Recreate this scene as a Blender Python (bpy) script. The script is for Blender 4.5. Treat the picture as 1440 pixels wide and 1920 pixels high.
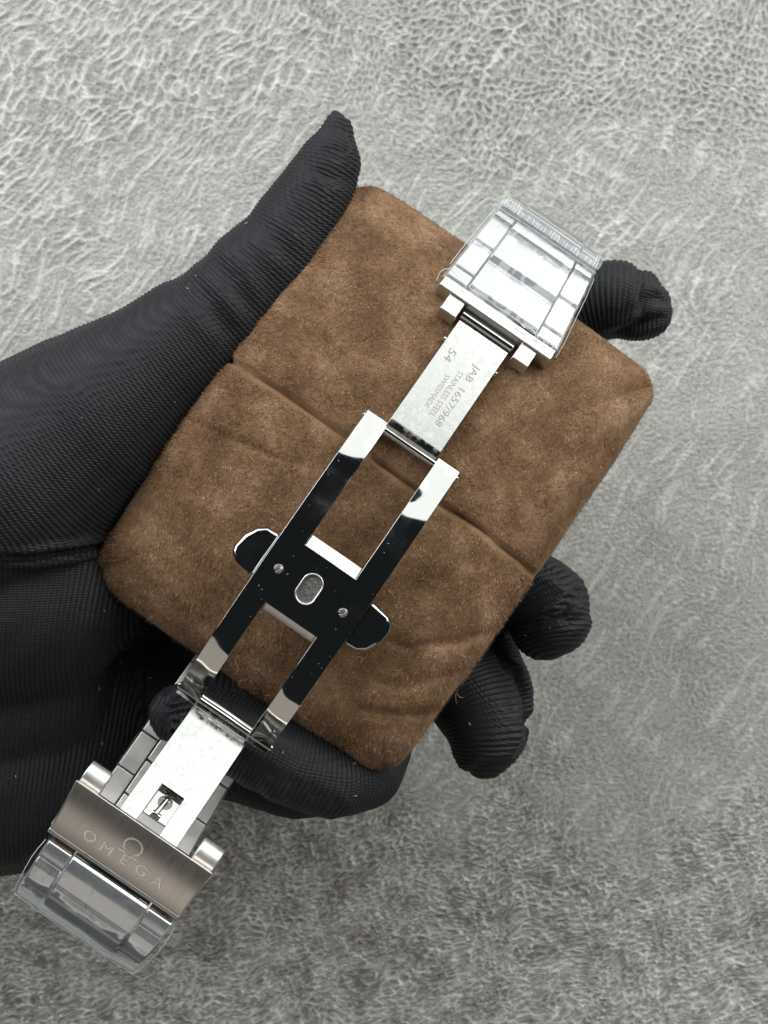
import bpy, bmesh, math, random
import numpy as np
from mathutils import Matrix, Vector, noise

random.seed(7)
rng = np.random.default_rng(7)
MM = 0.001
scene = bpy.context.scene
for o in list(bpy.data.objects):
    bpy.data.objects.remove(o)
COL = scene.collection

# ------------------------------------------------------------------ camera
CAM_H = 200.0            # mm above the watch clasp
PXMM = 13.0              # photograph pixels per mm at the clasp's height
cam_d = bpy.data.cameras.new('camera')
cam = bpy.data.objects.new('camera', cam_d)
COL.objects.link(cam)
cam.location = (0, 0, CAM_H * MM)
cam_d.sensor_fit = 'HORIZONTAL'
cam_d.sensor_width = 36.0
cam_d.lens = 36.0 * CAM_H / (1440.0 / PXMM)
cam_d.clip_start = 0.005
cam_d.clip_end = 20.0
cam_d.dof.use_dof = True
cam_d.dof.focus_distance = 0.205
cam_d.dof.aperture_fstop = 100.0
scene.camera = cam

# ------------------------------------------------------------------ room light
world = bpy.data.worlds.new('World')
scene.world = world
world.use_nodes = True
bg = world.node_tree.nodes['Background']
bg.inputs['Color'].default_value = (0.75, 0.88, 1.0, 1)
bg.inputs['Strength'].default_value = 0.02


def area(name, loc, target, sx, sy, power, col):
    d = bpy.data.lights.new(name, 'AREA')
    d.shape = 'RECTANGLE'
    d.size = sx
    d.size_y = sy
    d.energy = power
    d.color = col
    o = bpy.data.objects.new(name, d)
    COL.objects.link(o)
    o.location = loc
    dirv = Vector(target) - Vector(loc)
    o.rotation_euler = dirv.to_track_quat('-Z', 'Y').to_euler()
    return o


area('window_light', (0.05, 0.50, 0.53), (0.05, 0.0, 0.53), 1.5, 1.04, 9.2, (0.98, 1.0, 0.985))
area('left_fill_light', (-0.58, 0.42, 0.46), (0.0, 0.15, 0.15), 0.7, 0.8, 6.5, (0.96, 0.98, 1.0))  # soft fill added from the left to brighten leather and pillow
area('right_fill_light', (0.66, 0.42, 0.46), (0.0, 0.2, 0.15), 0.7, 0.8, 6.5, (1.0, 0.99, 0.97))  # unseen fill added on the right to lift the leather
area('warm_fill_light', (-0.1, -0.95, 0.75), (-0.1, 0.0, 0.55), 1.6, 0.8, 2.2, (1.0, 0.88, 0.77))  # added warm panel standing in for dim room reflections, plus fill

vs = scene.view_settings
vs.view_transform = 'Standard'
vs.look = 'None'
vs.exposure = 0.0
vs.gamma = 1.0
scene.cycles.max_bounces = 10
scene.cycles.transparent_max_bounces = 16

# ------------------------------------------------------------------ frames
UX, UY = 0.5655, 0.8247            # bracelet axis on the table plan
ROT = math.atan2(-UX, UY)
OX = (578 - 720) * (CAM_H - 2.5) / CAM_H / PXMM
OY = (960 - 1105) * (CAM_H - 2.5) / CAM_H / PXMM


def PX(px, py, z):
    k = (CAM_H - z) / CAM_H / PXMM
    return np.array([(px - 720) * k, (960 - py) * k, z])


def LOC(px, py, z):
    """photo point at height z -> bracelet coordinates (t across, s along, z)"""
    p = PX(px, py, z)
    x, y = p[0] - OX, p[1] - OY
    return np.array([x * UY - y * UX, x * UX + y * UY, z])


# ------------------------------------------------------------------ materials
def new_mat(name):
    m = bpy.data.materials.new(name)
    m.use_nodes = True
    nt = m.node_tree
    for n in list(nt.nodes):
        if n.type not in ('OUTPUT_MATERIAL', 'BSDF_PRINCIPLED'):
            nt.nodes.remove(n)
    return m, nt, nt.nodes['Principled BSDF'], nt.nodes['Material Output']


def N(nt, typ, **kw):
    n = nt.nodes.new(typ)
    for k, v in kw.items():
        if k.startswith('i_'):
            key = k[2:].replace('_', ' ')
            n.inputs[key].default_value = v
        else:
            setattr(n, k, v)
    return n


def L(nt, a, b):
    nt.links.new(a, b)


def ramp(nt, src, stops):
    r = N(nt, 'ShaderNodeValToRGB')
    el = r.color_ramp.elements
    while len(el) < len(stops):
        el.new(0.5)
    for e, (p, c) in zip(el, stops):
        e.position = p
        e.color = (c[0], c[1], c[2], 1) if not isinstance(c, (int, float)) else (c, c, c, 1)
    L(nt, src, r.inputs[0])
    return r


def math_node(nt, op, a, b=None):
    n = N(nt, 'ShaderNodeMath', operation=op)
    for i, v in enumerate((a, b)):
        if v is None:
            continue
        if isinstance(v, (int, float)):
            n.inputs[i].default_value = v
        else:
            L(nt, v, n.inputs[i])
    return n.outputs[0]


def mixcol(nt, fac, a, b, mode='MIX'):
    n = N(nt, 'ShaderNodeMix', data_type='RGBA', blend_type=mode)
    for inp, v in ((n.inputs[0], fac), (n.inputs[6], a), (n.inputs[7], b)):
        if isinstance(v, (int, float)):
            inp.default_value = v
        elif isinstance(v, tuple):
            inp.default_value = (v[0], v[1], v[2], 1)
        else:
            L(nt, v, inp)
    return n.outputs[2]


def mat_leather():
    m, nt, b, out = new_mat('grey_leather')
    at = N(nt, 'ShaderNodeAttribute', attribute_name='painted_tone')
    tc = N(nt, 'ShaderNodeTexCoord')
    nz = N(nt, 'ShaderNodeTexNoise', i_Scale=3200.0, i_Detail=1.0)
    L(nt, tc.outputs['Object'], nz.inputs['Vector'])
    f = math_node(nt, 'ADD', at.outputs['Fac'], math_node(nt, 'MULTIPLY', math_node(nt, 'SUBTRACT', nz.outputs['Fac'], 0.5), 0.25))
    # glints painted into the colour: raised grain pale, hollows taupe
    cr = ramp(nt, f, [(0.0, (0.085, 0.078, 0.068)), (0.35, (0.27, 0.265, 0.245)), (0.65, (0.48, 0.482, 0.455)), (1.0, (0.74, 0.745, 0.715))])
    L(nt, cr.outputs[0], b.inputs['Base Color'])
    b.inputs['Roughness'].default_value = 0.40
    b.inputs['Specular IOR Level'].default_value = 0.55
    bp = N(nt, 'ShaderNodeBump', i_Strength=0.5, i_Distance=0.0001)
    L(nt, nz.outputs['Fac'], bp.inputs['Height'])
    L(nt, bp.outputs[0], b.inputs['Normal'])
    return m


def mat_steel(name, col=(0.72, 0.72, 0.70), rough=0.05, smudge=0.06, brush=None, bump=0.0, scale=900.0, wave=0.0):
    m, nt, b, out = new_mat(name)
    b.inputs['Metallic'].default_value = 1.0
    b.inputs['Base Color'].default_value = (*col, 1)
    tc = N(nt, 'ShaderNodeTexCoord')
    nz = N(nt, 'ShaderNodeTexNoise', i_Scale=scale, i_Detail=4.0, i_Roughness=0.65)
    if brush:
        mp = N(nt, 'ShaderNodeMapping')
        mp.inputs['Scale'].default_value = brush
        L(nt, tc.outputs['Object'], mp.inputs['Vector'])
        L(nt, mp.outputs[0], nz.inputs['Vector'])
    else:
        L(nt, tc.outputs['Object'], nz.inputs['Vector'])
    r = ramp(nt, nz.outputs['Fac'], [(0.35, rough), (0.75, rough + smudge)])
    L(nt, r.outputs[0], b.inputs['Roughness'])
    if wave:
        wz = N(nt, 'ShaderNodeTexNoise', i_Scale=130.0, i_Detail=1.0)
        L(nt, tc.outputs['Object'], wz.inputs['Vector'])
        bp = N(nt, 'ShaderNodeBump', i_Strength=1.0, i_Distance=wave)
        L(nt, wz.outputs['Fac'], bp.inputs['Height'])
        L(nt, bp.outputs[0], b.inputs['Normal'])
    if bump:
        bp = N(nt, 'ShaderNodeBump', i_Strength=bump, i_Distance=0.00008)
        L(nt, nz.outputs['Fac'], bp.inputs['Height'])
        L(nt, bp.outputs[0], b.inputs['Normal'])
    return m


def mat_film():
    m, nt, b, out = new_mat('clear_film')
    nt.nodes.remove(b)
    tc = N(nt, 'ShaderNodeTexCoord')
    nz = N(nt, 'ShaderNodeTexNoise', i_Scale=420.0, i_Detail=3.0)
    L(nt, tc.outputs['Object'], nz.inputs['Vector'])
    bp = N(nt, 'ShaderNodeBump', i_Strength=0.12, i_Distance=0.0002)
    L(nt, nz.outputs['Fac'], bp.inputs['Height'])
    tr = N(nt, 'ShaderNodeBsdfTransparent')
    tr.inputs['Color'].default_value = (0.95, 0.965, 0.97, 1)
    gl = N(nt, 'ShaderNodeBsdfGlossy', i_Roughness=0.10)
    gl.inputs['Color'].default_value = (0.9, 0.95, 1.0, 1)
    L(nt, bp.outputs[0], gl.inputs['Normal'])
    df = N(nt, 'ShaderNodeBsdfDiffuse')
    df.inputs['Color'].default_value = (0.78, 0.82, 0.84, 1)
    fr = N(nt, 'ShaderNodeFresnel', i_IOR=1.4)
    L(nt, bp.outputs[0], fr.inputs['Normal'])
    f1 = math_node(nt, 'ADD', math_node(nt, 'MULTIPLY', fr.outputs[0], 1.2), 0.04)
    f1 = math_node(nt, 'MINIMUM', f1, 0.6)
    mx = N(nt, 'ShaderNodeMixShader')
    L(nt, f1, mx.inputs[0])
    L(nt, tr.outputs[0], mx.inputs[1])
    L(nt, gl.outputs[0], mx.inputs[2])
    mx2 = N(nt, 'ShaderNodeMixShader')
    cl = ramp(nt, nz.outputs['Fac'], [(0.35, 0.12), (0.75, 0.14)])
    L(nt, cl.outputs[0], mx2.inputs[0])
    L(nt, mx.outputs[0], mx2.inputs[1])
    L(nt, df.outputs[0], mx2.inputs[2])
    L(nt, mx2.outputs[0], out.inputs['Surface'])
    return m


def mat_suede(name, fibre):
    m, nt, b, out = new_mat(name)
    tc = N(nt, 'ShaderNodeTexCoord')
    nz = N(nt, 'ShaderNodeTexNoise', i_Scale=150.0, i_Detail=5.0, i_Roughness=0.62)
    L(nt, tc.outputs['Object'], nz.inputs['Vector'])
    c = ramp(nt, nz.outputs['Fac'], [(0.25, (0.105, 0.058, 0.031)), (0.52, (0.215, 0.126, 0.069)), (0.72, (0.32, 0.208, 0.128))])
    col = c.outputs[0]
    if fibre:
        at = N(nt, 'ShaderNodeAttribute', attribute_name='tint')
        t2 = ramp(nt, at.outputs['Fac'], [(0.0, 0.35), (0.6, 0.95), (0.9, 1.6), (1.0, 3.0)])
        col = mixcol(nt, 1.0, col, t2.outputs[0], 'MULTIPLY')
    L(nt, col, b.inputs['Base Color'])
    b.inputs['Roughness'].default_value = 0.9
    b.inputs['Specular IOR Level'].default_value = 0.12
    b.inputs['Sheen Weight'].default_value = 0.35
    b.inputs['Sheen Roughness'].default_value = 0.5
    b.inputs['Sheen Tint'].default_value = (0.9, 0.65, 0.45, 1)
    return m


def mat_knit():
    m, nt, b, out = new_mat('black_ribbed_knit')
    at = N(nt, 'ShaderNodeAttribute', attribute_name='cross')
    at2 = N(nt, 'ShaderNodeAttribute', attribute_name='rib')
    # single stitches along each rib
    s1 = math_node(nt, 'SINE', math_node(nt, 'MULTIPLY', at.outputs['Fac'], 2 * math.pi / 0.38))
    tc = N(nt, 'ShaderNodeTexCoord')
    nz = N(nt, 'ShaderNodeTexNoise', i_Scale=3500.0, i_Detail=1.0)
    L(nt, tc.outputs['Object'], nz.inputs['Vector'])
    h = math_node(nt, 'ADD', math_node(nt, 'MULTIPLY', s1, 0.35), math_node(nt, 'MULTIPLY', nz.outputs['Fac'], 0.8))
    bp = N(nt, 'ShaderNodeBump', i_Strength=0.8, i_Distance=0.00008)
    L(nt, h, bp.inputs['Height'])
    L(nt, bp.outputs[0], b.inputs['Normal'])
    b.inputs['Base Color'].default_value = (0.0085, 0.0096, 0.0125, 1)
    b.inputs['Roughness'].default_value = 0.58
    b.inputs['Specular IOR Level'].default_value = 0.32
    b.inputs['Sheen Weight'].default_value = 0.03
    b.inputs['Sheen Roughness'].default_value = 0.4
    return m


def mat_plain(name, col, rough=0.6, metal=0.0):
    m, nt, b, out = new_mat(name)
    b.inputs['Base Color'].default_value = (*col, 1)
    b.inputs['Roughness'].default_value = rough
    b.inputs['Metallic'].default_value = metal
    return m


M_LEATHER = mat_leather()
M_POLISH = mat_steel('polished_steel', (0.50, 0.505, 0.49), 0.035, 0.10, scale=260.0, wave=0.0007)
M_LEAF = mat_steel('worn_polished_steel', (0.475, 0.485, 0.465), 0.05, 0.40, bump=0.12, scale=900.0)
M_SATIN = mat_steel('satin_steel', (0.62, 0.61, 0.58), 0.28, 0.15, bump=0.5, scale=2500.0)
M_BRUSH = mat_steel('brushed_steel', (0.74, 0.71, 0.665), 0.30, 0.10, brush=(30, 1, 1), bump=0.06, scale=160.0)
M_LINK = mat_steel('link_steel', (0.56, 0.56, 0.54), 0.14, 0.05, scale=300.0)
M_CENTRE = mat_steel('centre_link_steel', (0.56, 0.565, 0.55), 0.09, 0.04, scale=260.0)
M_PALE = mat_steel('matte_link_steel', (0.82, 0.81, 0.78), 0.42, 0.12, scale=300.0)
M_FILM = mat_film()
M_RIM = mat_plain('film_rim', (0.6, 0.64, 0.66), 0.3)
M_SUEDE = mat_suede('brown_suede', False)
M_NAP = mat_suede('brown_nap', True)
M_KNIT = mat_knit()
M_ENGRAVE = mat_plain('etched_steel', (0.30, 0.28, 0.24), 0.6)
M_ETCH = mat_plain('pale_etched_steel', (0.56, 0.525, 0.485), 0.5)
M_LINT = mat_plain('pale_lint', (0.62, 0.50, 0.38), 0.7)
M_DARK = mat_steel('dark_steel', (0.22, 0.22, 0.21), 0.3, 0.1)


# ------------------------------------------------------------------ mesh helpers
def link(name, mesh, mat=None, parent=None):
    o = bpy.data.objects.new(name, mesh)
    COL.objects.link(o)
    if mat:
        mesh.materials.append(mat)
    if parent:
        o.parent = parent
    return o


def mesh_np(name, verts, faces, smooth=True):
    me = bpy.data.meshes.new(name)
    v = np.asarray(verts, dtype=np.float64) * MM
    if isinstance(faces, np.ndarray):
        n, k = faces.shape
        me.vertices.add(len(v))
        me.vertices.foreach_set('co', v.ravel())
        me.loops.add(n * k)
        me.loops.foreach_set('vertex_index', faces.ravel().astype(np.int32))
        me.polygons.add(n)
        me.polygons.foreach_set('loop_start', np.arange(0, n * k, k, dtype=np.int32))
        me.update(calc_edges=True)
    else:
        me.from_pydata([tuple(p) for p in v], [], [tuple(int(i) for i in f) for f in faces])
        me.update()
    me.polygons.foreach_set('use_smooth', [smooth] * len(me.polygons))
    me.validate()
    return me


def solid(name, verts, faces, mat, parent, bevel=0.12, seg=2, label=None):
    me = mesh_np(name, verts, faces, True)
    bm = bmesh.new()
    bm.from_mesh(me)
    bmesh.ops.recalc_face_normals(bm, faces=bm.faces)
    bm.to_mesh(me)
    bm.free()
    o = link(name, me, mat, parent)
    if bevel:
        b = o.modifiers.new('bevel', 'BEVEL')
        b.width = bevel * MM
        b.segments = seg
        b.limit_method = 'ANGLE'
        b.angle_limit = math.radians(38)
        b.harden_normals = True
    if label:
        o['label'] = label
    return o


def frame(origin, tilt):
    """local x across, y along the slope, z off the surface; tilt in degrees, positive drops towards +s"""
    a = math.radians(-tilt)
    M = np.array([[1, 0, 0], [0, math.cos(a), -math.sin(a)], [0, math.sin(a), math.cos(a)]])
    o = np.array(origin, float)
    return lambda p: o + M @ np.asarray(p, float)


IDENT = lambda p: np.asarray(p, float)


def mask_slab(xs, ys, top, thick, keep, fr=IDENT, move=None):
    """plate over a grid with cells removed; top(x,y) gives the upper surface"""
    nx, ny = len(xs), len(ys)
    K = np.zeros((nx - 1, ny - 1), bool)
    for i in range(nx - 1):
        for j in range(ny - 1):
            K[i, j] = keep(0.5 * (xs[i] + xs[i + 1]), 0.5 * (ys[j] + ys[j + 1]))
    used = {}
    V = []
    F = []

    def vid(i, j, k):
        key = (i, j, k)
        if key not in used:
            x, y = xs[i], ys[j]
            if move:
                x, y = move(x, y, K[max(i - 1, 0):i + 1, max(j - 1, 0):j + 1].all())
            z = top(x, y) - (thick(x, y) if callable(thick) else thick) * k
            used[key] = len(V)
            V.append(fr((x, y, z)))
        return used[key]
    for i in range(nx - 1):
        for j in range(ny - 1):
            if not K[i, j]:
                continue
            a, b, c, d = (i, j), (i + 1, j), (i + 1, j + 1), (i, j + 1)
            F.append([vid(*q, 0) for q in (a, b, c, d)])
            F.append([vid(*q, 1) for q in (d, c, b, a)])
            for (p, q, ni, nj) in ((a, b, i, j - 1), (b, c, i + 1, j), (c, d, i, j + 1), (d, a, i - 1, j)):
                if not (0 <= ni < nx - 1 and 0 <= nj < ny - 1 and K[ni, nj]):
                    F.append([vid(*q, 0), vid(*p, 0), vid(*p, 1), vid(*q, 1)])
    return V, F


def prism(poly, z0, z1, fr=IDENT):
    n = len(poly)
    V = [fr((x, y, z1)) for x, y in poly] + [fr((x, y, z0)) for x, y in poly]
    F = [list(range(n)), list(range(2 * n - 1, n - 1, -1))]
    for i in range(n):
        j = (i + 1) % n
        F.append([j, i, i + n, j + n])
    return V, F


def box(x0, x1, y0, y1, z0, z1, fr=IDENT):
    return prism([(x0, y0), (x1, y0), (x1, y1), (x0, y1)], z0, z1, fr)


def crowned(x0, x1, y0, y1, z0, z1, crown, fr=IDENT, taper=0.0, n=12, xcrown=0.0):
    """block with a top rounded along y"""
    xs = np.linspace(x0, x1, 5)
    ys = np.linspace(y0, y1, n + 1)
    cx, cy = 0.5 * (x0 + x1), 0.5 * (y0 + y1)

    def top(x, y):
        f = (y - cy) / (0.5 * (y1 - y0))
        g = (x - cx) / (0.5 * (x1 - x0))
        return z1 - crown * abs(f) ** 6.0 - xcrown * g * g
    return mask_slab(xs, ys, top, lambda x, y: top(x, y) - z0, lambda x, y: True, fr)


def rod(p0, p1, r, n=16, r1=None):
    p0, p1 = np.array(p0, float), np.array(p1, float)
    d = p1 - p0
    d /= np.linalg.norm(d)
    a = np.cross(d, [0, 0, 1.0])
    if np.linalg.norm(a) < 1e-3:
        a = np.array([1.0, 0, 0])
    a /= np.linalg.norm(a)
    b = np.cross(d, a)
    V, F = [], []
    for p, rr in ((p0, r), (p1, r if r1 is None else r1)):
        for i in range(n):
            t = 2 * math.pi * i / n
            V.append(p + rr * (math.cos(t) * a + math.sin(t) * b))
    for i in range(n):
        j = (i + 1) % n
        F.append([i, j, j + n, i + n])
    F.append(list(range(n))[::-1])
    F.append(list(range(n, 2 * n)))
    return V, F


def text_mesh(body, size, squeeze=1.0, space=1.0, offset=0.0):
    cu = bpy.data.curves.new('lettering', 'FONT')
    cu.body = body
    cu.size = size
    cu.space_character = space
    cu.offset = offset
    cu.resolution_u = 3
    o = bpy.data.objects.new('lettering', cu)
    COL.objects.link(o)
    dg = bpy.context.evaluated_depsgraph_get()
    me = bpy.data.meshes.new_from_object(o.evaluated_get(dg))
    V = np.zeros(len(me.vertices) * 3)
    me.vertices.foreach_get('co', V)
    V = V.reshape(-1, 3)
    V[:, 0] *= squeeze
    F = [list(p.vertices) for p in me.polygons]
    bpy.data.objects.remove(o)
    bpy.data.meshes.remove(me)
    bpy.data.curves.remove(cu)
    return V, F


def tag(o, label, cat=None, group=None, kind=None):
    o['label'] = label
    if cat:
        o['category'] = cat
    if group:
        o['group'] = group
    if kind:
        o['kind'] = kind
    return o


# ------------------------------------------------------------------ table covered in leather
TABLE_Z = -78.0


def hash2(ix, iy, seed):
    h = (ix.astype(np.int64) * 374761393 + iy.astype(np.int64) * 668265263 + seed * 982451653) & 0xffffffff
    h = ((h ^ (h >> 13)) * 1274126177) & 0xffffffff
    h = (h ^ (h >> 16)) & 0xffffffff
    h = ((h ^ (h >> 15)) * 2246822519) & 0xffffffff
    return ((h ^ (h >> 13)) & 0xffffff) / float(0xffffff)


def pnoise(x, y, seed=0, octv=1):
    """gradient noise on arrays, about -1..1"""
    tot = np.zeros_like(x)
    amp = 1.0
    for o in range(octv):
        xi, yi = np.floor(x), np.floor(y)
        xf, yf = x - xi, y - yi
        u = xf * xf * xf * (xf * (xf * 6 - 15) + 10)
        v = yf * yf * yf * (yf * (yf * 6 - 15) + 10)

        def g(dx, dy):
            a = hash2(xi + dx, yi + dy, seed + o * 17) * 2 * math.pi
            return np.cos(a) * (xf - dx) + np.sin(a) * (yf - dy)
        n = (g(0, 0) * (1 - u) + g(1, 0) * u) * (1 - v) + (g(0, 1) * (1 - u) + g(1, 1) * u) * v
        tot += amp * n * 1.5
        amp *= 0.5
        x, y = x * 2.03, y * 2.03
    return tot


def cell_edge(x, y, seed):
    """distance to the border of jittered cells"""
    xi, yi = np.floor(x), np.floor(y)
    F1 = np.full(x.shape, 9.0)
    F2 = np.full(x.shape, 9.0)
    for dx in (-1, 0, 1):
        for dy in (-1, 0, 1):
            cx = xi + dx + 0.08 + 0.84 * hash2(xi + dx, yi + dy, seed)
            cy = yi + dy + 0.08 + 0.84 * hash2(xi + dx, yi + dy, seed + 5)
            d = np.hypot(cx - x, cy - y)
            F2 = np.minimum(F2, np.maximum(d, F1))
            F1 = np.minimum(F1, d)
    return F2 - F1


def sstep(a, b, x):
    t = np.clip((x - a) / (b - a), 0, 1)
    return t * t * (3 - 2 * t)


def build_table():
    k = (CAM_H - TABLE_Z) / CAM_H / PXMM          # mm on the sheet for one photo pixel
    nx, ny = 680, 900
    px = np.linspace(-60, 1500, nx)
    py = np.linspace(-60, 1980, ny)
    X, Y = np.meshgrid(px, py, indexing='ij')     # y grows towards the bottom of the sheet
    # wandering grain direction
    wx = X + 22 * pnoise(X / 170, Y / 170, 1, 2) + 2.2 * pnoise(X / 30, Y / 30, 3, 2)
    wy = Y + 22 * pnoise(X / 170, Y / 170, 2, 2) + 2.2 * pnoise(X / 30, Y / 30, 4, 2)

    def rot(deg, lx, ly):
        a = math.radians(deg)
        return (wx * math.cos(a) - wy * math.sin(a)) / lx, (wx * math.sin(a) + wy * math.cos(a)) / ly
    n_reg = pnoise(X / 260, Y / 260, 11, 2)
    n_reg2 = pnoise(X / 200, Y / 200, 12, 2)
    top_left = sstep(560, 180, X * 0.55 + Y * 0.85 + n_reg * 200)
    top_right = sstep(380, 120, Y + n_reg * 140) * sstep(480, 720, X + n_reg2 * 120)
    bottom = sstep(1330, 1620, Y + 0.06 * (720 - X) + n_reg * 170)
    coarse = np.clip(top_left + 0.30 + 0.45 * sstep(0.05, 0.5, n_reg2) - 0.6 * sstep(900, 1150, X) * sstep(560, 760, Y) * (1 - bottom), 0.08, 1)
    # ridge networks
    e = cell_edge(*rot(54, 38, 17), 31)
    brk = sstep(-0.5, 0.35, pnoise(X / 46, Y / 46, 41, 2))
    net = (0.45 * np.exp(-(e / 0.16) ** 1.5) + 0.55 * np.exp(-(e / 0.42) ** 1.6)) * (0.35 + 0.65 * brk)
    e2 = cell_edge(*rot(75, 18, 14), 33)
    pits = np.clip(1 - np.exp(-(e2 / 0.38) ** 2), 0, 1)
    e3 = cell_edge(*rot(14, 21, 12), 35)
    net3 = np.exp(-(e3 / 0.20) ** 1.4) * (0.3 + 0.7 * sstep(-0.4, 0.4, pnoise(X / 30, Y / 30, 43, 2)))
    # drawn creases
    a_, b_ = rot(58, 95, 15)
    drawn = sstep(0.05, 0.75, pnoise(a_, b_, 51, 2))
    # fine wrinkles
    a_, b_ = rot(14, 27, 7.0)
    wr = pnoise(a_, b_, 61, 2)
    wrin = 1 - np.abs(wr) * 2.4
    wrin = np.clip(wrin, 0, 1) ** 1.4
    a_, b_ = rot(35, 9.0, 5.5)
    gr = pnoise(a_, b_, 71, 2)
    soft = pnoise(X / 90, Y / 90, 81, 2)
    H = 0.31 * net * coarse * (1 - 0.75 * bottom)
    H -= 0.22 * pits * np.clip(top_right + 0.25 * top_left, 0, 1)
    H += net3 * (0.04 + 0.19 * bottom)
    H += 0.15 * drawn * (1 - 0.5 * bottom)
    H += wrin * (0.05 + 0.09 * bottom)
    H += gr * (0.065 + 0.02 * (1 - coarse))
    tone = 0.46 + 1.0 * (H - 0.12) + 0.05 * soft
    tone += 0.12 * pnoise(X / 6.0, Y / 5.0, 101, 2) * (1 - 0.4 * bottom) + (0.22 * (wrin - 0.42) + 0.06 * (net3 - 0.33)) * bottom  # pale glints painted along the lower wrinkles
    tone -= 0.05 * bottom * sstep(1500, 300, X) - 0.03 * bottom + 0.14 * (1 - sstep(-0.5, 0.2, pnoise(X / 60, Y / 60, 91, 2))) * bottom  # hand's shade painted in: darker towards the bottom and left
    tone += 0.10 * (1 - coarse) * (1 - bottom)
    Z = TABLE_Z + H + 0.9 * pnoise(X / 420, Y / 420, 95, 1)
    V = np.stack([(X - 720) * k, (960 - Y) * k, Z], -1).reshape(-1, 3)
    I = np.arange(nx * ny).reshape(nx, ny)
    F = np.stack([I[:-1, :-1], I[:-1, 1:], I[1:, 1:], I[1:, :-1]], -1).reshape(-1, 4)
    me = mesh_np('table_top', V, F)
    at = me.attributes.new('painted_tone', 'FLOAT', 'POINT')
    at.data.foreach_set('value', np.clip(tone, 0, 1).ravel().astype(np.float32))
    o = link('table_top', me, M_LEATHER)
    o['kind'] = 'structure'
    o['label'] = 'pebbled grey leather sheet under the hand'
    # plain margin of the same sheet beyond the modelled grain
    x0, x1, y0, y1 = V[:, 0].min(), V[:, 0].max(), V[:, 1].min(), V[:, 1].max()
    MV = [(-400, -400, TABLE_Z - 1.6), (400, -400, TABLE_Z - 1.6), (400, 400, TABLE_Z - 1.6), (-400, 400, TABLE_Z - 1.6)]
    mm_ = mesh_np('table_margin', MV, [[0, 1, 2, 3]])
    at = mm_.attributes.new('painted_tone', 'FLOAT', 'POINT')
    at.data.foreach_set('value', [0.5] * 4)
    link('margin', mm_, M_LEATHER, o)


build_table()

# ------------------------------------------------------------------ suede watch pillow
PC_S, PC_T, PH_S, PH_T = 18.6, -1.6, 37.8, 28.4
PZ, PHT = -17.0, 12.0


def smooth_line(P, A, B):
    A, B = np.array(A), np.array(B)
    d = B - A
    l2 = (d ** 2).sum()
    k = np.clip(((P - A) @ d) / l2, 0, 1)
    q = A + k[..., None] * d
    return np.linalg.norm(P - q, axis=-1), k


def crease(P, pts, depth, w):
    out = np.zeros(P.shape[:-1])
    m = len(pts) - 1
    for i in range(m):
        d, k = smooth_line(P, pts[i], pts[i + 1])
        fade = np.sin(np.clip((i + k) / m, 0.03, 0.97) * math.pi) ** 0.6
        out = np.maximum(out, depth * fade * np.exp(-(d / w) ** 2))
    return out


def vnoise(P, f, seed, oct=2):
    flat = P.reshape(-1, P.shape[-1])
    r = np.empty(len(flat))
    for i, p in enumerate(flat):
        r[i] = noise.fractal(Vector((p[0] * f + seed, p[1] * f - seed, seed * .37)), 1.0, 2.0, oct)
    return r.reshape(P.shape[:-1])


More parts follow.
